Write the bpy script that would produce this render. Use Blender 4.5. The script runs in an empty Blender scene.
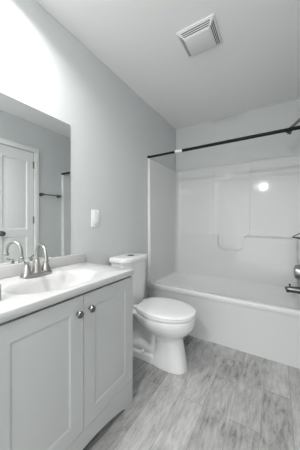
import bpy, bmesh, math
from mathutils import Vector, Matrix
C = bpy.context.scene
COL = C.collection
PI = math.pi

# ------------------------------------------------------------------ camera, world, exposure, large lights
cam_d = bpy.data.cameras.new('camera')
cam_d.sensor_fit = 'AUTO'; cam_d.sensor_width = 36.0
cam_d.lens = 204.485 / 450.0 * 36.0
cam_d.shift_y = -3.08 / 450.0
cam_d.clip_start = 0.02
cam = bpy.data.objects.new('camera', cam_d)
cam.location = (1.22, 0.0, 1.123)
cam.rotation_euler = (PI / 2, 0, math.radians(31.69))
COL.objects.link(cam)
C.camera = cam

C.view_settings.view_transform = 'Standard'
C.view_settings.look = 'None'
C.view_settings.gamma = 1.0
C.view_settings.use_curve_mapping = False
C.view_settings.exposure = 0.85

world = bpy.data.worlds.new('world'); C.world = world
world.use_nodes = True
bg = world.node_tree.nodes['Background']
bg.inputs[0].default_value = (0.93, 0.97, 1.0, 1)
bg.inputs[1].default_value = 0.6

VANITY_LAMP_W = 7.3    # downlight on the ceiling over the vanity
ROOM_LAMP = 800.0       # emission strength, flush lamp further back in the room

FRONT_FILL_W = 8.0      # added soft fill light across the unbuilt end behind the camera
fill = bpy.data.lights.new('added_front_fill', 'AREA')
fill.shape = 'RECTANGLE'; fill.size = 1.46; fill.size_y = 2.36
fill.energy = FRONT_FILL_W; fill.color = (0.985, 0.995, 1.0)
fill_o = bpy.data.objects.new('added_front_fill', fill)
fill_o.location = (0.76, -1.72, 1.22); fill_o.rotation_euler = (PI / 2, 0, 0)   # shines along +y
COL.objects.link(fill_o)

# ------------------------------------------------------------------ materials
def rgb(h):
    def lin(c):
        c /= 255.0
        return c / 12.92 if c <= 0.04045 else ((c + 0.055) / 1.055) ** 2.4
    return (lin(h[0]), lin(h[1]), lin(h[2]), 1)

def mat(name, col, rough=0.5, metal=0.0, noise=0.0, nscale=40.0, bump=0.0, bscale=200.0, coat=0.0, spec=0.5):
    m = bpy.data.materials.new(name); m.use_nodes = True
    nt = m.node_tree; b = nt.nodes['Principled BSDF']
    b.inputs['Base Color'].default_value = col
    b.inputs['Roughness'].default_value = rough
    b.inputs['Metallic'].default_value = metal
    b.inputs['Specular IOR Level'].default_value = spec
    b.inputs['Coat Weight'].default_value = coat
    tc = nt.nodes.new('ShaderNodeTexCoord')
    if noise:
        n = nt.nodes.new('ShaderNodeTexNoise'); n.inputs['Scale'].default_value = nscale
        n.inputs['Detail'].default_value = 4
        nt.links.new(tc.outputs['Object'], n.inputs['Vector'])
        mx = nt.nodes.new('ShaderNodeMix'); mx.data_type = 'RGBA'
        mx.inputs['A'].default_value = tuple(c * (1 - noise) for c in col[:3]) + (1,)
        mx.inputs['B'].default_value = tuple(min(1, c * (1 + noise)) for c in col[:3]) + (1,)
        nt.links.new(n.outputs['Fac'], mx.inputs['Factor'])
        nt.links.new(mx.outputs['Result'], b.inputs['Base Color'])
    if bump:
        n = nt.nodes.new('ShaderNodeTexNoise'); n.inputs['Scale'].default_value = bscale
        nt.links.new(tc.outputs['Object'], n.inputs['Vector'])
        bp = nt.nodes.new('ShaderNodeBump'); bp.inputs['Strength'].default_value = bump
        bp.inputs['Distance'].default_value = 0.002
        nt.links.new(n.outputs['Fac'], bp.inputs['Height'])
        nt.links.new(bp.outputs['Normal'], b.inputs['Normal'])
    return m

def emit(name, col, s):
    m = bpy.data.materials.new(name); m.use_nodes = True
    nt = m.node_tree; nt.nodes.clear()
    e = nt.nodes.new('ShaderNodeEmission'); o = nt.nodes.new('ShaderNodeOutputMaterial')
    e.inputs[0].default_value = col; e.inputs[1].default_value = s
    nt.links.new(e.outputs[0], o.inputs[0])
    return m

def plank_material():
    m = bpy.data.materials.new('grey_wood_plank'); m.use_nodes = True
    nt = m.node_tree; L = nt.links; N = nt.nodes.new
    b = nt.nodes['Principled BSDF']
    b.inputs['Roughness'].default_value = 0.42
    tc = N('ShaderNodeTexCoord')
    mp = N('ShaderNodeMapping'); mp.inputs['Rotation'].default_value = (0, 0, PI / 2)
    mp.inputs['Location'].default_value = (0.31, 0.07, 0)
    L.new(tc.outputs['Object'], mp.inputs['Vector'])
    br = N('ShaderNodeTexBrick')
    br.offset = 0.37; br.offset_frequency = 2
    br.inputs['Color1'].default_value = (0, 0, 0, 1); br.inputs['Color2'].default_value = (1, 1, 1, 1)
    br.inputs['Mortar'].default_value = (0.5, 0.5, 0.5, 1)
    br.inputs['Scale'].default_value = 1.0
    br.inputs['Mortar Size'].default_value = 0.0012
    br.inputs['Mortar Smooth'].default_value = 0.1
    br.inputs['Brick Width'].default_value = 0.92
    br.inputs['Row Height'].default_value = 0.152
    L.new(mp.outputs['Vector'], br.inputs['Vector'])
    # each plank shifts the grain sideways so neighbours do not continue one another
    sep = N('ShaderNodeSeparateXYZ'); L.new(tc.outputs['Object'], sep.inputs[0])
    off = N('ShaderNodeMath'); off.operation = 'MULTIPLY'; off.inputs[1].default_value = 7.0
    L.new(br.outputs['Color'], off.inputs[0])
    def grain(sx, sy, detail, dist):
        cmb = N('ShaderNodeCombineXYZ')
        mx_ = N('ShaderNodeMath'); mx_.operation = 'MULTIPLY'; mx_.inputs[1].default_value = sx
        my_ = N('ShaderNodeMath'); my_.operation = 'MULTIPLY'; my_.inputs[1].default_value = sy
        L.new(sep.outputs[0], mx_.inputs[0]); L.new(sep.outputs[1], my_.inputs[0])
        L.new(mx_.outputs[0], cmb.inputs[0]); L.new(my_.outputs[0], cmb.inputs[1]); L.new(off.outputs[0], cmb.inputs[2])
        n = N('ShaderNodeTexNoise'); n.inputs['Scale'].default_value = 1.0
        n.inputs['Detail'].default_value = detail; n.inputs['Roughness'].default_value = 0.72
        n.inputs['Distortion'].default_value = dist
        L.new(cmb.outputs[0], n.inputs['Vector'])
        return n
    g1 = grain(48, 9, 10, 0.4)      # fine streaks
    g2 = grain(9, 3.5, 7, 1.2)    # broad weathered patches
    r1 = N('ShaderNodeValToRGB')
    r1.color_ramp.elements[0].position = 0.33; r1.color_ramp.elements[0].color = FLOOR_DARK
    r1.color_ramp.elements[1].position = 0.64; r1.color_ramp.elements[1].color = FLOOR_LIGHT
    e = r1.color_ramp.elements.new(0.46); e.color = FLOOR_MID
    mixf = N('ShaderNodeMath'); mixf.operation = 'MULTIPLY_ADD'; mixf.inputs[1].default_value = 0.55
    s2 = N('ShaderNodeMath'); s2.operation = 'MULTIPLY'; s2.inputs[1].default_value = 0.45
    L.new(g2.outputs['Fac'], s2.inputs[0]); L.new(g1.outputs['Fac'], mixf.inputs[0]); L.new(s2.outputs[0], mixf.inputs[2])
    pl = N('ShaderNodeMath'); pl.operation = 'MULTIPLY_ADD'; pl.inputs[1].default_value = 0.085; pl.inputs[2].default_value = -0.0425
    L.new(br.outputs['Color'], pl.inputs[0])
    add = N('ShaderNodeMath'); add.operation = 'ADD'
    L.new(mixf.outputs[0], add.inputs[0]); L.new(pl.outputs[0], add.inputs[1])
    L.new(add.outputs[0], r1.inputs[0])
    seam = N('ShaderNodeMix'); seam.data_type = 'RGBA'
    seam.inputs['B'].default_value = FLOOR_SEAM
    L.new(br.outputs['Fac'], seam.inputs['Factor']); L.new(r1.outputs[0], seam.inputs['A'])
    L.new(seam.outputs['Result'], b.inputs['Base Color'])
    bp = N('ShaderNodeBump'); bp.inputs['Strength'].default_value = 0.25; bp.inputs['Distance'].default_value = 0.002
    L.new(g1.outputs['Fac'], bp.inputs['Height']); L.new(bp.outputs['Normal'], b.inputs['Normal'])
    return m

FLOOR_DARK = rgb((92, 92, 92)); FLOOR_MID = rgb((158, 158, 157)); FLOOR_LIGHT = rgb((194, 194, 193)); FLOOR_SEAM = rgb((134, 134, 133))
M = {
    'wall': mat('grey_wall_paint', rgb((204, 207, 207)), 0.6, bump=0.06, bscale=350),
    'ceiling': mat('white_ceiling_paint', rgb((243, 242, 242)), 0.8, bump=0.1, bscale=250),
    'trim': mat('white_trim_paint', rgb((232, 233, 232)), 0.35, noise=0.01),
    'floor': plank_material(),
    'acrylic': mat('white_tub_acrylic', rgb((215, 216, 216)), 0.07, noise=0.008, nscale=8),
    'porcelain': mat('white_porcelain', rgb((226, 227, 227)), 0.08, coat=0.3),
    'seat': mat('white_seat_plastic', rgb((222, 223, 223)), 0.18),
    'marble': mat('white_cultured_marble', rgb((192, 192, 192)), 0.16, noise=0.012, nscale=10),
    'cabinet': mat('white_cabinet_foil', rgb((188, 190, 189)), 0.38, noise=0.008),
    'nickel': mat('brushed_nickel', rgb((172, 171, 168)), 0.30, 1.0, noise=0.06, nscale=120),
    'dark_nickel': mat('satin_nickel', rgb((125, 124, 122)), 0.3, 1.0, noise=0.06, nscale=90),
    'bronze': mat('black_bronze_rod', rgb((14, 14, 14)), 0.5, 0.0, noise=0.1, nscale=60, spec=0.25),
    'tag': mat('white_paper_sticker', rgb((225, 225, 224)), 0.6),
    'plastic': mat('white_switch_plastic', rgb((236, 237, 236)), 0.3),
    'vent': mat('white_vent_plastic', rgb((224, 225, 224)), 0.45),
    'dark': mat('dark_cavity', rgb((70, 71, 72)), 0.8),
    'rubber': mat('black_rubber', rgb((24, 24, 24)), 0.6),
    'mirror': mat('silvered_mirror_glass', (0.90, 0.925, 0.92, 1), 0.0, 1.0),
    'mirror_edge': mat('mirror_glass_edge', rgb((150, 158, 158)), 0.2),
    'grey_plastic': mat('grey_plastic', rgb((140, 141, 142)), 0.5),
    'vanity_glow': emit('lit_vanity_diffuser', (1.0, 0.985, 0.96, 1), 1.0),
    'room_glow': emit('lit_room_diffuser', (1.0, 0.985, 0.96, 1), ROOM_LAMP),
}

# ------------------------------------------------------------------ helpers (all shapes are given in world metres)
ORG = {}
def finish(bm, sharp=35):
    bmesh.ops.remove_doubles(bm, verts=bm.verts, dist=1e-6)
    bmesh.ops.recalc_face_normals(bm, faces=bm.faces)
    for f in bm.faces: f.smooth = True
    for e in bm.edges:
        if len(e.link_faces) == 2 and e.calc_face_angle(0) > math.radians(sharp): e.smooth = False

def obj(name, bm, m, parent=None, org=None, label=None, sharp=35):
    o_ = ORG[parent.name] if parent else Vector(org or (0, 0, 0))
    finish(bm, sharp)
    bmesh.ops.translate(bm, verts=bm.verts, vec=-o_)
    me = bpy.data.meshes.new(name); bm.to_mesh(me); bm.free()
    me.materials.append(m)
    o = bpy.data.objects.new(name, me); COL.objects.link(o)
    if parent: o.parent = parent
    else: o.location = o_
    ORG[o.name] = o_.copy()
    if label: o['label'] = label
    return o

def thing(name, label, cat, loc, group=None):
    o = bpy.data.objects.new(name, None); COL.objects.link(o)
    o.empty_display_size = 0.05
    o.location = loc; ORG[o.name] = Vector(loc)
    o['label'] = label; o['category'] = cat
    if group: o['group'] = group
    return o

def tag(o, label, cat, group=None):
    o['label'] = label; o['category'] = cat
    if group: o['group'] = group
    return o

def struct(name, bm, m, label, cat, parent=None, sharp=35):
    o = obj(name, bm, m, parent, sharp=sharp)
    if not parent:
        o['kind'] = 'structure'; o['label'] = label; o['category'] = cat
    return o

def B(): return bmesh.new()

def box(bm, x0, x1, y0, y1, z0, z1, bev=0.0, seg=2):
    r = bmesh.ops.create_cube(bm, size=1.0)
    vs = r['verts']
    for v in vs:
        v.co = Vector((x0 if v.co.x < 0 else x1, y0 if v.co.y < 0 else y1, z0 if v.co.z < 0 else z1))
    if bev:
        es = list({e for v in vs for e in v.link_edges})
        bmesh.ops.bevel(bm, geom=es, offset=bev, segments=seg, profile=0.5, affect='EDGES')
    return bm

def loft(bm, rings, cap0=True, cap1=True, closed=True):
    rv = [[bm.verts.new(p) for p in r] for r in rings]
    n = len(rings[0])
    for a, b in zip(rv, rv[1:]):
        for i in range(n if closed else n - 1):
            j = (i + 1) % n
            try: bm.faces.new((a[i], a[j], b[j], b[i]))
            except ValueError: pass
    if cap0: bm.faces.new(list(reversed(rv[0])))
    if cap1: bm.faces.new(rv[-1])
    return rv

def frame_for(d):
    d = d.normalized()
    a = Vector((0, 0, 1)) if abs(d.z) < 0.9 else Vector((1, 0, 0))
    u = d.cross(a).normalized(); v = d.cross(u).normalized()
    return u, v

def lathe(bm, base, axis, prof, n=24):
    """prof: (radius, distance along axis)"""
    base = Vector(base); axis = Vector(axis).normalized(); u, v = frame_for(axis)
    rings = []
    for r, h in prof:
        r = max(r, 1e-4)
        rings.append([base + axis * h + (u * math.cos(2 * PI * i / n) + v * math.sin(2 * PI * i / n)) * r for i in range(n)])
    loft(bm, rings)
    return bm

def tube(bm, pts, rads, n=14):
    pts = [Vector(p) for p in pts]
    if not isinstance(rads, (list, tuple)): rads = [rads] * len(pts)
    rings = []; u = None
    for i, p in enumerate(pts):
        d = (pts[min(i + 1, len(pts) - 1)] - pts[max(i - 1, 0)]).normalized()
        if u is None: u, v = frame_for(d)
        else:
            u = (u - d * u.dot(d)).normalized(); v = d.cross(u).normalized()
        rings.append([p + (u * math.cos(2 * PI * k / n) + v * math.sin(2 * PI * k / n)) * rads[i] for k in range(n)])
    loft(bm, rings)
    return bm

def sup(cx, cy, z, a, b, e=2.0, n=48, a2=None):
    """superellipse ring; a2 = half length on the -x side when it differs"""
    out = []
    for i in range(n):
        t = 2 * PI * i / n; c, s = math.cos(t), math.sin(t)
        ax = a if c >= 0 else (a2 or a)
        out.append(Vector((cx + ax * math.copysign(abs(c) ** (2 / e), c), cy + b * math.copysign(abs(s) ** (2 / e), s), z)))
    return out

def prism(bm, poly, lo, hi, plane='xz'):
    """extrude a polygon along the axis left out of 'plane'"""
    def P(p, t):
        return {'xz': (p[0], t, p[1]), 'yz': (t, p[0], p[1]), 'xy': (p[0], p[1], t)}[plane]
    a = [bm.verts.new(P(p, lo)) for p in poly]; b = [bm.verts.new(P(p, hi)) for p in poly]
    n = len(poly)
    bm.faces.new(a); bm.faces.new(list(reversed(b)))
    for i in range(n): bm.faces.new((a[i], b[i], b[(i + 1) % n], a[(i + 1) % n]))
    return bm

# ------------------------------------------------------------------ the room
W = 1.55; YB = 2.687; H = 2.44; YF = -1.7; YT = 1.92; T = 0.1
bm = B(); box(bm, -T, W + T, YF - 0.5, YB + T, -0.06, 0.0)
struct('floor', bm, M['floor'], 'weathered grey wood-look plank floor of the bathroom', 'floor')
bm = B(); box(bm, -T, W + T, YF - 0.1, YB + T, H, H + 0.06)
struct('ceiling', bm, M['ceiling'], 'flat white painted bathroom ceiling', 'ceiling')
bm = B(); box(bm, -T, 0, YF - 0.1, YB + T, 0, H)
struct('wall_left', bm, M['wall'], 'pale grey wall behind the vanity, mirror and toilet', 'wall')
bm = B(); box(bm, 0, W, YB, YB + T, 0, H)
struct('wall_back', bm, M['wall'], 'grey end wall above the white tub surround', 'wall')
DY0, DY1, DZ = 1.055, 1.51, 2.045      # narrow closet door in the right wall
bm = B()
box(bm, W, W + T, YF - 0.1, DY0, 0, H); box(bm, W, W + T, DY1, YB + T, 0, H); box(bm, W, W + T, DY0, DY1, DZ, H)
struct('wall_right', bm, M['wall'], 'grey wall with the narrow white door, seen in the mirror', 'wall')

def baseboard(name, pts, label):
    bm = B()
    for b_ in pts: box(bm, *b_, bev=0.004)
    struct(name, bm, M['trim'], label, 'baseboard')
baseboard('baseboard_left', [(0, 0.013, 1.03, YT - 0.002, 0, 0.095)], 'white baseboard behind the toilet')
baseboard('baseboard_right', [(W - 0.013, W, DY1 + 0.064, YT - 0.002, 0, 0.095), (W - 0.013, W, YF, DY0 - 0.064, 0, 0.095)], 'white baseboard along the wall with the narrow door')

# closet door with its casing, seen in the mirror
def inset_panel(bm, plane_x, sgn, y0, y1, z0, z1, rails, groove=0.006, thick=0.0):
    """face grid of a door at x=plane_x facing sgn*x; rails = list of panels (py0,py1,pz0,pz1), each a moulded raised panel"""
    ys = sorted({y0, y1} | {p[0] for p in rails} | {p[1] for p in rails})
    zs = sorted({z0, z1} | {p[2] for p in rails} | {p[3] for p in rails})
    def q(a):
        bm.faces.new([bm.verts.new(v) for v in a])
    for i in range(len(ys) - 1):
        for j in range(len(zs) - 1):
            a, b, c, d = ys[i], ys[i + 1], zs[j], zs[j + 1]
            hit = [p for p in rails if abs(p[0] - a) < 1e-6 and abs(p[1] - b) < 1e-6 and abs(p[2] - c) < 1e-6 and abs(p[3] - d) < 1e-6]
            if not hit:
                q([(plane_x, a, c), (plane_x, b, c), (plane_x, b, d), (plane_x, a, d)]); continue
            rings = []
            for ins, dep in ((0, 0), (0.010, groove), (0.016, groove), (0.046, groove * 0.25), (0.050, groove * 0.18)):
                x = plane_x - sgn * dep
                rings.append([(x, a + ins, c + ins), (x, b - ins, c + ins), (x, b - ins, d - ins), (x, a + ins, d - ins)])
            loft(bm, rings, cap0=False, cap1=True)
    xb = plane_x - sgn * thick
    o4 = [(y0, z0), (y1, z0), (y1, z1), (y0, z1)]
    for (ya, za), (yb, zb) in zip(o4, o4[1:] + o4[:1]):
        q([(plane_x, ya, za), (plane_x, yb, zb), (xb, yb, zb), (xb, ya, za)])
    q([(xb, a, b) for a, b in o4])

bm = B()
inset_panel(bm, W + 0.004, -1, DY0 + 0.004, DY1 - 0.004, 0.008, DZ - 0.004,
            [(DY0 + 0.085, DY1 - 0.085, 1.03, DZ - 0.13), (DY0 + 0.085, DY1 - 0.085, 0.22, 0.94)], groove=0.010, thick=0.035)
door = struct('door_1', bm, M['trim'], 'narrow white two-panel door reflected in the mirror', 'door', sharp=20)
bm = B(); lathe(bm, (W + 0.004, 1.128, 0.985), (-1, 0, 0), [(0.032, 0), (0.032, 0.006), (0.012, 0.012), (0.011, 0.03), (0.024, 0.04), (0.029, 0.052), (0.024, 0.064), (0.0, 0.068)])
obj('door_knob', bm, M['dark_nickel'], door, label='round satin metal door knob')
for hz in (1.88, 1.15, 0.25):
    bm = B(); box(bm, W - 0.008, W + 0.003, DY1 - 0.012, DY1 + 0.002, hz - 0.045, hz + 0.045); lathe(bm, (W - 0.008, DY1 - 0.004, hz - 0.048), (0, 0, 1), [(0.006, 0), (0.006, 0.096)], 10)
    obj('hinge', bm, M['dark_nickel'], door, label='metal door hinge')
bm = B()
for a in ((DY0 - 0.062, DY0 - 0.002, 0, DZ + 0.002), (DY1 + 0.002, DY1 + 0.062, 0, DZ + 0.002), (DY0 - 0.062, DY1 + 0.062, DZ + 0.002, DZ + 0.064)):
    box(bm, W - 0.017, W, *a, bev=0.005)
struct('trim_1', bm, M['trim'], 'white casing around the narrow door in the mirror', 'door casing')
# ------------------------------------------------------------------ one-piece tub and shower surround
tub = thing('bathtub', 'glossy white bathtub with moulded shower surround in the end alcove', 'bathtub', (0.76, 2.3, 0))
ZR = 0.444
def rrect(x0, x1, y0, y1, r, z, n=8):
    out = []
    for cx, cy, t0 in ((x1 - r, y1 - r, 0), (x0 + r, y1 - r, PI / 2), (x0 + r, y0 + r, PI), (x1 - r, y0 + r, 1.5 * PI)):
        for i in range(n + 1):
            t = t0 + PI / 2 * i / n
            out.append(Vector((cx + r * math.cos(t), cy + r * math.sin(t), z)))
    return out
X0, X1, Y0, Y1 = 0.003, W - 0.003, YT, YB - 0.003
bm = B()
rings = [rrect(X0, X1, Y0 + 0.006, Y1, 0.006, 0.001), rrect(X0, X1, Y0 + 0.008, Y1, 0.006, ZR - 0.062), rrect(X0, X1, Y0 + 0.004, Y1, 0.006, ZR - 0.05),
         rrect(X0, X1, Y0, Y1, 0.006, ZR - 0.042), rrect(X0, X1, Y0, Y1, 0.006, ZR - 0.012), rrect(X0, X1, Y0 + 0.004, Y1, 0.006, ZR - 0.003), rrect(X0, X1, Y0 + 0.012, Y1, 0.006, ZR),
         rrect(0.075, 1.46, Y0 + 0.050, 2.565, 0.09, ZR), rrect(0.082, 1.455, Y0 + 0.060, 2.558, 0.09, ZR - 0.006), rrect(0.10, 1.445, Y0 + 0.075, 2.545, 0.10, ZR - 0.03),
         rrect(0.13, 1.44, Y0 + 0.09, 2.52, 0.10, 0.395), rrect(0.32, 1.41, Y0 + 0.13, 2.38, 0.13, 0.22), rrect(0.38, 1.39, Y0 + 0.16, 2.33, 0.13, 0.15), rrect(0.42, 1.35, Y0 + 0.19, 2.30, 0.12, 0.125)]
loft(bm, rings, cap0=True, cap1=True)
obj('tub', bm, M['acrylic'], tub, sharp=50)

# surround: U-shaped wall lofted upward with a slight draft, rounded corners and shallow vertical panels
def u_profile(z):
    k = (z - ZR) / (1.829 - ZR)
    xl = 0.046 - 0.015 * k; xr = 1.485 + 0.015 * k; yb = 2.590 + 0.066 * k
    r = 0.065
    pts = []; outs = []
    def add(x, y, ox, oy): pts.append((x, y, z)); outs.append((ox, oy, z))
    add(xl, YT, X0, YT); add(xl, YT + 0.004, X0, YT + 0.004)
    for i in range(1, 6):
        y = YT + (yb - r - YT) * i / 6; add(xl, y, X0, y)
    for i in range(9):
        t = PI - PI / 2 * i / 8
        x, y = xl + r + r * math.cos(t), yb - r + r * math.sin(t)
        add(x, y, X0 if i < 4 else (X0 if i == 4 else x), y if i < 4 else Y1)
    step = 0.004
    for x, d in ((0.30, 0), (0.534, 0), (0.541, step), (0.75, step), (0.956, step), (0.963, 0), (1.2, 0)):
        add(x, yb + d, x, Y1)
    for i in range(9):
        t = PI / 2 - PI / 2 * i / 8
        x, y = xr - r + r * math.cos(t), yb - r + r * math.sin(t)
        add(x, y, x if i < 4 else X1, Y1 if i <= 4 else y)
    for i in range(5, 0, -1):
        y = YT + (yb - r - YT) * i / 6; add(xr, y, X1, y)
    add(xr, YT + 0.004, X1, YT + 0.004); add(xr, YT, X1, YT)
    return [Vector(p) for p in pts], [Vector(p) for p in outs]
bm = B()
rings = []
for z in (ZR - 0.008, 0.62, 0.95, 1.3, 1.6, 1.822, 1.829):
    p, o_ = u_profile(z)
    if z > 1.825:
        p = [Vector((a.x, a.y, a.z)) + (b - a) * 0.12 for a, b in zip(p, o_)]
    rings.append(p + list(reversed(o_)))
loft(bm, rings)
obj('surround_wall', bm, M['acrylic'], tub, sharp=14)

# thicker lower wall with a ledge and a rounded soap recess
def yb_at(z): return 2.590 + 0.066 * (z - ZR) / (1.829 - ZR)
ZL = 0.945
poly = [(0.115, ZR - 0.02), (1.405, ZR - 0.02), (1.405, ZL)]
def arc(cx, cz, r, t0, t1, n=8): return [(cx + r * math.cos(t0 + (t1 - t0) * i / n), cz + r * math.sin(t0 + (t1 - t0) * i / n)) for i in range(n + 1)]
NX0, NX1, NZ, NR = 0.605, 0.90, 0.775, 0.075
poly += [(NX1 + 0.03, ZL)] + arc(NX1 + 0.03, ZL - 0.03, 0.03, PI / 2, PI, 5) + arc(NX1 - NR, NZ + NR, NR, 0, -PI / 2) + arc(NX0 + NR, NZ + NR, NR, -PI / 2, -PI) + arc(NX0 - 0.012, ZL - 0.012, 0.012, 0, PI / 2, 4)
poly += [(0.115, ZL)]
bm = B(); prism(bm, poly, 2.557, 2.612, 'xz')
for v in bm.verts:      # front face leans with the wall, back is buried in it
    back = v.co.y > 2.58
    v.co.y = yb_at(v.co.z) - (0.006 + 0.028 * min(1.0, (v.co.x - 0.115) / 0.49)) if not back else yb_at(v.co.z) + 0.010
    if back and v.co.z > 0.7: v.co.z += 0.024
fe = [e for e in bm.edges if all(v.co.y < yb_at(v.co.z) - 0.004 for v in e.verts)]
bmesh.ops.bevel(bm, geom=fe, offset=0.005, segments=2, profile=0.5, affect='EDGES')
bmesh.ops.triangulate(bm, faces=[f for f in bm.faces if len(f.verts) > 4])
obj('soap_ledge', bm, M['acrylic'], tub, sharp=13)
bm = B(); lathe(bm, (1.440, 2.27, 0.372), (-1, 0, 0.16), [(0.036, 0), (0.036, 0.005), (0.03, 0.009), (0.0, 0.010)])
ov = obj('overflow_plate', bm, M['nickel'], tub, label='round metal overflow plate')
bm = B(); tube(bm, [(1.431, 2.27, 0.378), (1.418, 2.27, 0.385), (1.404, 2.27, 0.365)], [0.006, 0.005, 0.005])
obj('trip_lever', bm, M['dark_nickel'], ov)
bm = B(); lathe(bm, (1.27, 2.20, 0.1255), (0, 0, 1), [(0.035, 0), (0.035, 0.003), (0.02, 0.004), (0.0, 0.004)])
obj('drain', bm, M['nickel'], tub, label='round metal tub drain')

def xr_at(z): return 1.485 + 0.015 * (z - ZR) / (1.829 - ZR)
# tub spout
z = 0.502; xw = xr_at(z)
sp = thing('tub_spout', 'brushed metal tub spout with black diverter pin above the tub rim', 'tub spout', (xw, 2.28, z))
bm = B(); tube(bm, [(xw, 2.28, z), (xw - 0.006, 2.28, z), (xw - 0.11, 2.28, z + 0.002), (xw - 0.165, 2.28, z + 0.001), (xw - 0.183, 2.28, z - 0.004), (xw - 0.187, 2.28, z - 0.008)], [0.033, 0.033, 0.030, 0.028, 0.026, 0.021], 18)
obj('spout_body', bm, M['dark_nickel'], sp)
bm = B(); lathe(bm, (xw - 0.160, 2.28, z + 0.026), (0, 0, 1), [(0.005, 0), (0.005, 0.012), (0.009, 0.014), (0.009, 0.023), (0.0, 0.025)], 12)
obj('diverter_knob', bm, M['rubber'], sp, label='small black diverter pin')
bm = B(); lathe(bm, (xw - 0.174, 2.28, z - 0.028), (0, 0, 1), [(0.014, 0), (0.014, 0.012)], 14)
obj('outlet', bm, M['dark'], sp)
# shower valve
z = 0.668; xw = xr_at(z)
va = thing('shower_valve', 'rounded brushed metal shower valve knob above the tub spout', 'shower valve', (xw, 2.29, z))
bm = B(); lathe(bm, (xw, 2.29, z), (-1, 0, 0), [(0.085, 0), (0.085, 0.004), (0.07, 0.012), (0.03, 0.014)], 32)
obj('escutcheon', bm, M['nickel'], va)
bm = B(); lathe(bm, (xw - 0.012, 2.29, z), (-1, 0, 0), [(0.03, 0), (0.032, 0.028), (0.058, 0.042), (0.066, 0.062), (0.066, 0.09), (0.058, 0.110), (0.03, 0.119), (0.0, 0.120)], 28)
obj('handle', bm, M['nickel'], va)
# soap dish
z = 0.965; xw = xr_at(z)
sd = thing('soap_dish', 'small metal soap dish with pointed lip above the shower valve', 'soap dish', (xw, 2.29, z))
bm = B()
rings = []
for k in range(9):
    s = k / 8.0; x = xw - 0.145 * (1 - (1 - s) ** 1.0)
    w = 0.055 * math.sqrt(max(0.0, 1 - s ** 2.2)) + 0.004; d = 0.030 * (1 - s ** 1.5) + 0.004
    zc = z + 0.018
    rings.append([Vector((x, 2.29 + w * math.cos(PI * i / 10 + PI), zc + (d * math.sin(PI * i / 10 + PI)))) for i in range(11)] +
                 [Vector((x, 2.29 + (w - 0.003) * math.cos(-PI * i / 10), zc + (d - 0.003) * math.sin(-PI * i / 10))) for i in range(11)])
loft(bm, rings)
obj('dish', bm, M['dark_nickel'], sd)
bm = B(); tube(bm, [(xw, 2.345, z + 0.066), (xw - 0.05, 2.34, z + 0.062), (xw - 0.085, 2.325, z + 0.052), (xw - 0.12, 2.305, z + 0.034), (xw - 0.148, 2.29, z + 0.016)], 0.0045, 10)
obj('rim_bar', bm, M['dark_nickel'], sd)
# shower head on its arm
sh = thing('showerhead', 'small dark metal shower head on bent arm behind the black curtain rod', 'shower head', (W, 2.29, 2.10))
bm = B(); lathe(bm, (W, 2.29, 2.10), (-1, 0, 0), [(0.03, 0), (0.028, 0.006), (0.012, 0.010), (0.0, 0.011)])
obj('flange', bm, M['dark_nickel'], sh)
bm = B(); tube(bm, [(W - 0.006, 2.29, 2.10), (W - 0.07, 2.29, 2.10), (W - 0.11, 2.29, 2.085), (W - 0.205, 2.29, 1.998)], 0.0125)
obj('arm', bm, M['dark_nickel'], sh)
d = Vector((-0.68, 0, -0.73)).normalized()
bm = B(); lathe(bm, Vector((W - 0.200, 2.29, 2.002)), d, [(0.013, 0), (0.017, 0.008), (0.017, 0.018), (0.022, 0.03), (0.034, 0.05), (0.034, 0.060)], 20)
hd = obj('head', bm, M['dark_nickel'], sh)
bm = B(); lathe(bm, Vector((W - 0.200, 2.29, 2.002)) + d * 0.0602, d, [(0.028, 0), (0.027, 0.003), (0.0, 0.004)], 20)
obj('spray_face', bm, M['rubber'], hd, label='black spray face')

# curtain rod
RY, RZ = 1.938, 1.8475
rod = thing('curtain_rod', 'long black shower curtain rod spanning the tub alcove', 'curtain rod', (0.76, RY, RZ))
bm = B(); lathe(bm, (0.004, RY, RZ), (1, 0, 0), [(0.0118, 0), (0.0118, 0.37)], 18)
obj('inner_tube', bm, M['bronze'], rod)
bm = B(); lathe(bm, (0.372, RY, RZ), (1, 0, 0), [(0.0142, 0), (0.0142, W - 0.372 - 0.004)], 18)
obj('outer_tube', bm, M['bronze'], rod)
bm = B(); lathe(bm, (0.330, RY, RZ), (1, 0, 0), [(0.0148, 0), (0.0148, 0.078)], 18)
obj('sticker', bm, M['tag'], rod, label='white paper sticker wrapped round the rod')
for x, s in ((0.0, 1), (W, -1)):
    bm = B(); lathe(bm, (x, RY, RZ), (s, 0, 0), [(0.0175, 0), (0.0175, 0.010), (0.0145, 0.014), (0.0145, 0.02)], 18)
    obj('end_cap', bm, M['bronze'], rod)

# towel bar on the right wall, seen in the mirror
tb = thing('towel_bar', 'short metal towel bar beside the narrow door, reflected in the mirror', 'towel bar', (W, 1.73, 1.50))
for y in (1.605, 1.865):
    bm = B(); lathe(bm, (W, y, 1.50), (-1, 0, 0), [(0.026, 0), (0.026, 0.006), (0.012, 0.012), (0.011, 0.05), (0.015, 0.055), (0.015, 0.07), (0.0, 0.073)], 18)
    obj('post', bm, M['dark_nickel'], tb)
bm = B(); lathe(bm, (W - 0.06, 1.605, 1.50), (0, 1, 0), [(0.008, 0), (0.008, 0.26)], 14)
obj('bar', bm, M['dark_nickel'], tb)

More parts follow.
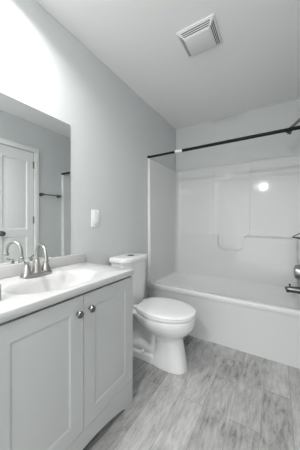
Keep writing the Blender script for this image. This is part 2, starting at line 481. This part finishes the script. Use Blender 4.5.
# ------------------------------------------------------------------ vanity cabinet
VY0, VY1, VX, ZC = 0.265, 1.033, 0.466, 0.829
CY0, CY1 = VY0 + 0.004, VY1 - 0.004
vc = thing('vanity_cabinet', 'white two-door bathroom vanity cabinet with arched toe board', 'cabinet', (0.22, 0.646, 0))
XF = 0.438
bm = B()
box(bm, 0.004, XF, CY0, CY0 + 0.016, 0, 0.793); box(bm, 0.004, XF, CY1 - 0.016, CY1, 0, 0.793)
box(bm, 0.004, 0.016, CY0 + 0.016, CY1 - 0.016, 0.1, 0.793); box(bm, 0.016, XF - 0.02, CY0 + 0.016, CY1 - 0.016, 0.10, 0.116)
box(bm, XF - 0.03, XF - 0.012, CY0 + 0.016, CY1 - 0.016, 0.745, 0.793); box(bm, XF - 0.02, XF, CY0 + 0.016, CY1 - 0.016, 0.10, 0.17)
obj('cabinet_body', bm, M['cabinet'], vc)
YM = 0.649
for y0, y1, ky in ((CY0, YM - 0.0018, 0.612), (YM + 0.0018, CY1, 0.682)):
    bm = B()
    z0, z1 = 0.150, 0.783
    inset_panel(bm, XF + 0.019, 1, y0, y1, z0, z1, [(y0 + 0.068, y1 - 0.068, z0 + 0.068, z1 - 0.068)], groove=0.0032, thick=0.018)
    dr = obj('door', bm, M['cabinet'], vc, sharp=14)
    bm = B(); lathe(bm, (XF + 0.019, ky, 0.710), (1, 0, 0), [(0.008, 0), (0.006, 0.004), (0.006, 0.013), (0.013, 0.017), (0.0165, 0.023), (0.014, 0.029), (0.0, 0.032)], 20)
    obj('knob', bm, M['dark_nickel'], dr, label='round brushed metal knob')
# toe board with arched cut-out and feet
n = 24; a0, a1 = CY0 + 0.075, CY1 - 0.075
poly = [(CY1, 0.0), (CY1, 0.147), (CY0, 0.147), (CY0, 0.0), (a0 - 0.004, 0.0), (a0 - 0.002, 0.012)]
for i in range(n + 1):
    t = i / n; y = a0 + (a1 - a0) * t
    poly.append((y, 0.016 + 0.052 * (1 - (2 * t - 1) ** 2)))
poly += [(a1 + 0.002, 0.012), (a1 + 0.004, 0.0)]
bm = B(); prism(bm, poly, XF + 0.001, XF + 0.019, 'yz')
obj('toe_board', bm, M['cabinet'], vc, sharp=25)

# counter with integral oval basin
ct = thing('sink_counter', 'white counter with integral oval sink on the vanity cabinet', 'sink counter', (0.23, 0.646, ZC - 0.034))
SX, SY, SA, SB = 0.262, 0.645, 0.150, 0.232      # basin centre, half depth, half width
def rect_ring(x0, x1, y0, y1, z, angs):
    out = []
    for t in angs:
        c, s = math.cos(t), math.sin(t); k = 1e9
        if c > 1e-9: k = min(k, (x1 - SX) / c)
        if c < -1e-9: k = min(k, (x0 - SX) / c)
        if s > 1e-9: k = min(k, (y1 - SY) / s)
        if s < -1e-9: k = min(k, (y0 - SY) / s)
        out.append(Vector((SX + c * k, SY + s * k, z)))
    return out
x0, x1 = 0.003, VX
angs = [2 * PI * i / 72 for i in range(72)] + [math.atan2(yy - SY, xx - SX) % (2 * PI) for xx in (x0, x1) for yy in (VY0, VY1)]
angs = sorted(angs)
def ell(a, b, z): return [Vector((SX + 1 / math.sqrt((math.cos(t) / a) ** 2 + (math.sin(t) / b) ** 2) * math.cos(t),
                                  SY + 1 / math.sqrt((math.cos(t) / a) ** 2 + (math.sin(t) / b) ** 2) * math.sin(t), z)) for t in angs]
def rr(i, z): return rect_ring(x0, x1 - i, VY0 + i, VY1 - i, z, angs)
bm = B()
rings = [ell(SA * 0.98, SB * 0.98, ZC - 0.034), rr(0.002, ZC - 0.034), rr(0, ZC - 0.031), rr(0, ZC - 0.006), rr(0.002, ZC - 0.0015), rr(0.006, ZC),
         ell(SA + 0.022, SB + 0.022, ZC), ell(SA + 0.010, SB + 0.010, ZC - 0.0015), ell(SA, SB, ZC - 0.005), ell(SA - 0.010, SB - 0.012, ZC - 0.013), ell(SA - 0.022, SB - 0.026, ZC - 0.030),
         ell(SA - 0.036, SB - 0.045, ZC - 0.058), ell(SA - 0.060, SB - 0.085, ZC - 0.095), ell(SA - 0.10, SB - 0.15, ZC - 0.125), ell(0.022, 0.022, ZC - 0.142), ell(0.0205, 0.0205, ZC - 0.160),
         ell(0.036, 0.036, ZC - 0.160), ell(SA - 0.085, SB - 0.135, ZC - 0.149), ell(SA - 0.045, SB - 0.07, ZC - 0.127), ell(SA - 0.018, SB - 0.026, ZC - 0.085), ell(SA - 0.003, SB - 0.005, ZC - 0.045), ell(SA * 0.98, SB * 0.98, ZC - 0.034)]
loft(bm, rings, cap0=False, cap1=False)
obj('countertop', bm, M['marble'], ct, sharp=40)
bm = B(); box(bm, 0.002, 0.021, VY0, VY1, ZC, ZC + 0.067, bev=0.004, seg=3)
obj('backsplash', bm, M['marble'], ct)
bm = B(); lathe(bm, (SX, SY, ZC - 0.1415), (0, 0, 1), [(0.021, -0.012), (0.0205, 0), (0.021, 0.002), (0.019, 0.004), (0.0, 0.0055)], 20)
obj('drain', bm, M['nickel'], ct, label='round metal sink drain')

# faucet
FX, FY = 0.088, 0.636
fc = thing('faucet', 'brushed nickel two-handle faucet with high arched spout on the counter', 'faucet', (FX, FY, ZC))
bm = B()
loft(bm, [sup(FX, FY, ZC + 0.0005, 0.030, 0.081, 5), sup(FX, FY, ZC + 0.010, 0.030, 0.081, 5), sup(FX, FY, ZC + 0.0165, 0.0265, 0.0775, 5), sup(FX, FY, ZC + 0.019, 0.022, 0.073, 5)])
obj('base_plate', bm, M['nickel'], fc)
z = ZC + 0.018
bm = B()
lathe(bm, (FX, FY, z), (0, 0, 1), [(0.0255, 0), (0.025, 0.004), (0.0215, 0.012), (0.017, 0.045), (0.0135, 0.058), (0.0145, 0.060), (0.0145, 0.064), (0.0105, 0.067)], 24)
R_ = 0.064; zt = z + 0.090
pts = [(FX, FY, z + 0.062), (FX, FY, z + 0.08)] + [(FX + R_ - R_ * math.cos(PI * i / 16), FY - 0.012 * (1 - math.cos(PI * i / 16)), zt + R_ * math.sin(PI * i / 16)) for i in range(17)] + [(FX + 2 * R_ + 0.001, FY - 0.024, zt - 0.006)]
tube(bm, pts, [0.0095] * 2 + [0.0092 - 0.0008 * i / 16 for i in range(17)] + [0.0084], 16)
so = obj('spout', bm, M['nickel'], fc)
bm = B(); lathe(bm, (FX + 2 * R_ + 0.001, FY - 0.024, zt - 0.005), (0.05, 0, -1), [(0.0098, 0), (0.0128, 0.004), (0.0128, 0.016), (0.011, 0.018), (0.0, 0.018)], 18)
obj('aerator', bm, M['nickel'], so)
for s in (-1, 1):
    y = FY + s * 0.052
    bm = B(); lathe(bm, (FX, y, z), (0, 0, 1), [(0.0265, 0), (0.026, 0.004), (0.0235, 0.011), (0.0145, 0.038), (0.0105, 0.046), (0.0115, 0.048), (0.0115, 0.053), (0.008, 0.060), (0.0, 0.062)], 22)
    hh = obj('handle', bm, M['nickel'], fc)
    bm = B(); tube(bm, [(FX, y, z + 0.053), (FX + 0.004, y + s * 0.010, z + 0.059), (FX + 0.007, y + s * 0.018, z + 0.064), (FX + 0.009, y + s * 0.024, z + 0.066)], [0.0062, 0.0055, 0.005, 0.0062], 12)
    obj('lever', bm, M['nickel'], hh)
bm = B(); lathe(bm, (FX - 0.024, FY, z - 0.002), (0, 0, 1), [(0.003, 0), (0.003, 0.045), (0.006, 0.048), (0.006, 0.056), (0.0, 0.058)], 12)
obj('lift_rod', bm, M['nickel'], fc)

# small grey object at the near end of the counter
bm = B(); box(bm, 0.297, 0.352, 0.300, 0.3565, ZC + 0.0003, ZC + 0.064, bev=0.003)
o = obj('counter_box', bm, M['grey_plastic'], org=(0.325, 0.328, ZC))
tag(o, 'small grey box at the near end of the white counter', 'box')

# mirror
MY0, MY1, MZ0, MZ1 = 0.352, 0.915, ZC + 0.0675, 1.795
mi = thing('wall_mirror', 'large frameless mirror on the wall above the sink', 'mirror', (0.003, 0.643, MZ0))
bm = B(); box(bm, 0.0005, 0.0055, MY0, MY1, MZ0, MZ1)
obj('backing', bm, M['mirror_edge'], mi)
bm = B(); box(bm, 0.0056, 0.0066, MY0 + 0.0012, MY1 - 0.0012, MZ0 + 0.0012, MZ1 - 0.0012)
obj('glass', bm, M['mirror'], mi)

# light switch
SWY, SWZ = 1.151, 1.152
sw = thing('light_switch', 'white rocker light switch on the wall right of the mirror', 'light switch', (0, SWY, SWZ))
bm = B(); box(bm, 0.0, 0.006, SWY - 0.041, SWY + 0.041, SWZ - 0.066, SWZ + 0.066, bev=0.0025)
obj('switch_plate', bm, M['plastic'], sw)
bm = B(); prism(bm, [(0.006, SWZ - 0.033), (0.0095, SWZ - 0.033), (0.0072, SWZ), (0.0078, SWZ + 0.033), (0.006, SWZ + 0.033)], SWY - 0.0165, SWY + 0.0165, 'xz')
obj('rocker', bm, M['plastic'], sw)
for s in (-1, 1):
    bm = B(); lathe(bm, (0.006, SWY, SWZ + s * 0.048), (1, 0, 0), [(0.0032, 0), (0.003, 0.0008), (0.0, 0.001)], 10)
    obj('screw', bm, M['dark_nickel'], sw)

# ------------------------------------------------------------------ toilet (faces +x, back to the left wall)
TY = 1.452
to = thing('toilet', 'white two-piece toilet between the vanity and the tub', 'toilet', (0.36, TY, 0))
tmp = B()
def egg(x0, x1, hw, z, e=2.0, mid=0.52):
    cx = x0 + (x1 - x0) * mid
    return sup(cx, TY, z, x1 - cx, hw, e, 56, a2=cx - x0)
# pedestal column and bowl
loft(tmp, [egg(0.340, 0.650, 0.090, 0.0, 2.5), egg(0.341, 0.648, 0.089, 0.012, 2.5), egg(0.362, 0.637, 0.087, 0.08, 2.4), egg(0.388, 0.622, 0.084, 0.16, 2.3), egg(0.392, 0.612, 0.083, 0.215, 2.2),
           egg(0.360, 0.620, 0.096, 0.245, 2.1), egg(0.285, 0.646, 0.120, 0.270, 2.1), egg(0.240, 0.676, 0.146, 0.298, 2.1), egg(0.208, 0.697, 0.167, 0.330, 2.1), egg(0.19, 0.706, 0.178, 0.365, 2.1), egg(0.185, 0.708, 0.180, 0.395, 2.1), egg(0.190, 0.704, 0.176, 0.407, 2.1)])
# rear deck under the tank
loft(tmp, [sup(0.20, TY, 0.27, 0.15, 0.070, 3.5), sup(0.19, TY, 0.33, 0.16, 0.100, 4), sup(0.185, TY, 0.385, 0.162, 0.135, 4), sup(0.185, TY, 0.403, 0.160, 0.135, 4)])
# recessed neck between bowl and foot
loft(tmp, [sup(0.26, TY, 0.02, 0.15, 0.050, 4), sup(0.26, TY, 0.30, 0.15, 0.050, 4)])
# trapway: low humped pipe behind the column
tube(tmp, [(0.43, TY, 0.09), (0.37, TY, 0.095), (0.31, TY, 0.105), (0.26, TY, 0.105), (0.20, TY, 0.085), (0.15, TY, 0.03)], [0.060, 0.066, 0.072, 0.073, 0.072, 0.068], 24)
# rear foot
loft(tmp, [sup(0.26, TY, 0.0, 0.185, 0.082, 4), sup(0.26, TY, 0.055, 0.182, 0.080, 4), sup(0.26, TY, 0.066, 0.176, 0.076, 4)])
me = bpy.data.meshes.new('bowl_raw'); bmesh.ops.recalc_face_normals(tmp, faces=tmp.faces); tmp.to_mesh(me); tmp.free()
ob = bpy.data.objects.new('bowl_raw', me); COL.objects.link(ob)
rm = ob.modifiers.new('r', 'REMESH'); rm.mode = 'VOXEL'; rm.voxel_size = 0.0055
smo = ob.modifiers.new('s', 'SMOOTH'); smo.iterations = 9; smo.factor = 0.5
dg = bpy.context.evaluated_depsgraph_get()
me2 = bpy.data.meshes.new_from_object(ob.evaluated_get(dg))
bpy.data.objects.remove(ob)
bm = B(); bm.from_mesh(me2)
zmin = min(v.co.z for v in bm.verts)
for v in bm.verts: v.co.z = max(v.co.z, 0.0005)
bo = obj('bowl', bm, M['porcelain'], to, sharp=60)
bo.data.name = 'bowl'
for s in (-1, 1):
    bm = B(); lathe(bm, (0.30, TY + s * 0.078, 0.075), (0, 0, 1), [(0.015, 0), (0.015, 0.008), (0.011, 0.015), (0.0, 0.018)], 16)
    obj('bolt_cap', bm, M['seat'], to)
# seat ring and lid
def seat_ring(z, ins, x0=0.245, x1=0.716, hw=0.186):
    out = []
    n = 64; cx = 0.455
    for i in range(n):
        t = 2 * PI * i / n; c, s = math.cos(t), math.sin(t)
        if c >= 0: x, y = cx + (x1 - cx - ins) * c, (hw - ins) * s
        else:
            xb, wb = x0 + ins, 0.118 - ins * 0.6            # straight back edge with soft corners
            q = abs(t - PI) / (PI / 2); q = 1 - q             # 0 beside the widest point, 1 at the middle of the back
            if q < 0.62:
                u = q / 0.62; x = cx - (cx - xb - 0.012) * u; y = (hw - ins) - (hw - ins - wb) * u ** 2
            else:
                u = (q - 0.62) / 0.38; x = xb + 0.012 * (1 - u) ** 3; y = (wb - 0.010) * (1 - u)
            y = math.copysign(y, s)
        out.append(Vector((x, TY + y, z)))
    return out
bm = B()
a = [seat_ring(0.409, 0.006), seat_ring(0.412, 0.002), seat_ring(0.424, 0.0), seat_ring(0.429, 0.004)]
hole = lambda z, g: [Vector((0.465 + (p.x - 0.465) * g, TY + (p.y - TY) * g, z)) for p in seat_ring(z, 0)]
loft(bm, a + [hole(0.429, 0.66), hole(0.424, 0.64), hole(0.409, 0.64), a[0]], cap0=False, cap1=False)
obj('seat', bm, M['seat'], to)
bm = B()
loft(bm, [seat_ring(0.4305, 0.004), seat_ring(0.433, 0.0), seat_ring(0.441, 0.0), seat_ring(0.447, 0.004), seat_ring(0.4505, 0.012), seat_ring(0.453, 0.05), seat_ring(0.454, 0.11)])
obj('seat_lid', bm, M['seat'], to)
for s in (-1, 1):
    bm = B(); box(bm, 0.208, 0.248, TY + s * 0.072 - 0.02, TY + s * 0.072 + 0.02, 0.4065, 0.432, bev=0.006)
    obj('hinge', bm, M['seat'], to)
# tank, its lid and the flush button
def tank_ring(z, g=0.0):
    """flat back, bowed front"""
    out = []; n = 64
    x0, hw = 0.022 - g, 0.176 + g
    for i in range(n):
        t = 2 * PI * i / n; c, s = math.cos(t), math.sin(t)
        y = hw * math.copysign(abs(s) ** (2 / 5.0), s)
        if c < 0: x = 0.11 + (0.11 - x0) * math.copysign(abs(c) ** (2 / 6.0), c)
        else: x = 0.11 + ((0.098 + g) * abs(c) ** (2 / 4.5)) * (1 - 0.12 * (y / hw) ** 2)
        out.append(Vector((x, TY + y, z)))
    return out
def shrink(r, k, kx=None): return [Vector((0.022 + (p.x - 0.022) * (kx or k), TY + (p.y - TY) * k, p.z)) for p in r]
bm = B()
loft(bm, [shrink(tank_ring(0.405), 0.86, 0.88), shrink(tank_ring(0.415), 0.90, 0.91), shrink(tank_ring(0.45), 0.925, 0.93), shrink(tank_ring(0.62), 0.965, 0.965), tank_ring(0.785)])
obj('tank', bm, M['porcelain'], to)
bm = B()
loft(bm, [tank_ring(0.786, 0.004), tank_ring(0.789, 0.010), tank_ring(0.812, 0.011), tank_ring(0.820, 0.008), tank_ring(0.823, 0.0), shrink(tank_ring(0.825), 0.7, 0.8)])
tl = obj('tank_lid', bm, M['porcelain'], to)
bm = B(); lathe(bm, (0.118, TY + 0.005, 0.8245), (0, 0, 1), [(0.030, 0), (0.030, 0.004), (0.027, 0.006), (0.0, 0.0065)], 28)
fb = obj('flush_button', bm, M['dark_nickel'], tl, label='round metal dual flush button')

# ------------------------------------------------------------------ ceiling exhaust vent
vx0, vx1, vy0, vy1 = 0.627, 0.886, 1.308, 1.557
ev = thing('exhaust_vent', 'square white exhaust fan cover with side slots on the ceiling', 'exhaust vent', ((vx0 + vx1) / 2, (vy0 + vy1) / 2, H))
def vring(ins, z): return [(vx0 + ins, vy0 + ins, z), (vx1 - ins, vy0 + ins, z), (vx1 - ins, vy1 - ins, z), (vx0 + ins, vy1 - ins, z)]
bm = B(); loft(bm, [vring(0.0, H - 0.0005), vring(0.0, H - 0.009), vring(0.003, H - 0.011), vring(0.008, H - 0.011), vring(0.038, H - 0.036), vring(0.041, H - 0.038)])
obj('cover', bm, M['vent'], ev, sharp=15)
bm = B(); box(bm, vx0 + 0.043, vx1 - 0.043, vy0 + 0.043, vy1 - 0.043, H - 0.041, H - 0.0381, bev=0.001)
obj('centre_panel', bm, M['vent'], ev)
for k in range(3):                       # three slots along each sloping side
    i0 = 0.0125 + 0.0083 * k; i1 = i0 + 0.0042
    zz = lambda i: H - 0.011 - (i - 0.008) * 0.025 / 0.030 - 0.0004
    m0 = 0.014
    for side in range(4):
        def pt(i, t):
            a, b, c, d = vx0 + i, vx1 - i, vy0 + i, vy1 - i
            e0, e1 = i + m0 - 0.002 * k, i + m0 - 0.002 * k
            if side == 0: return (vx0 + e0 + (vx1 - vx0 - 2 * e0) * t, c, zz(i))
            if side == 1: return (b, vy0 + e0 + (vy1 - vy0 - 2 * e0) * t, zz(i))
            if side == 2: return (vx1 - e0 - (vx1 - vx0 - 2 * e0) * t, d, zz(i))
            return (a, vy1 - e0 - (vy1 - vy0 - 2 * e0) * t, zz(i))
        q = [pt(i0, 0), pt(i0, 1), pt(i1, 1), pt(i1, 0)]
        bm = B(); loft(bm, [q, [(p[0], p[1], p[2] + 0.002) for p in q]])
        obj('slot', bm, M['dark'], ev)

# ------------------------------------------------------------------ ceiling lamps (outside the frame)
lx, ly = 0.30, 0.40
dl = thing('downlight', 'round white flush downlight on the ceiling over the vanity', 'ceiling lamp', (lx, ly, H))
bm = B(); lathe(bm, (lx, ly, H), (0, 0, -1), [(0.130, 0), (0.130, 0.012), (0.120, 0.016), (0.113, 0.016), (0.113, 0.006), (0.0, 0.006)], 40)
obj('lamp_housing', bm, M['trim'], dl)
bm = B(); lathe(bm, (lx, ly, H - 0.0065), (0, 0, -1), [(0.112, 0), (0.112, 0.006), (0.0, 0.0065)], 40)
obj('diffuser', bm, M['vanity_glow'], dl)
ld = bpy.data.lights.new('downlight_beam', 'AREA'); ld.shape = 'DISK'; ld.size = 0.22
ld.energy = VANITY_LAMP_W; ld.color = (1.0, 0.99, 0.975); ld.spread = math.radians(146)
lo = bpy.data.objects.new('downlight_beam', ld); lo.location = (0, 0, -0.018); lo.parent = dl
COL.objects.link(lo)
lx, ly, r = 0.92, -0.95, 0.045
cl = thing('ceiling_lamp', 'round domed ceiling lamp at the entrance end of the room', 'ceiling lamp', (lx, ly, H))
bm = B(); lathe(bm, (lx, ly, H), (0, 0, -1), [(r + 0.015, 0), (r + 0.015, 0.008), (r + 0.004, 0.012), (0.0, 0.012)], 40)
obj('lamp_base', bm, M['trim'], cl)
bm = B(); lathe(bm, (lx, ly, H - 0.0125), (0, 0, -1), [(r * math.cos(t * PI / 20), 0.03 * math.sin(t * PI / 20)) for t in range(11)], 40)
obj('diffuser', bm, M['room_glow'], cl)
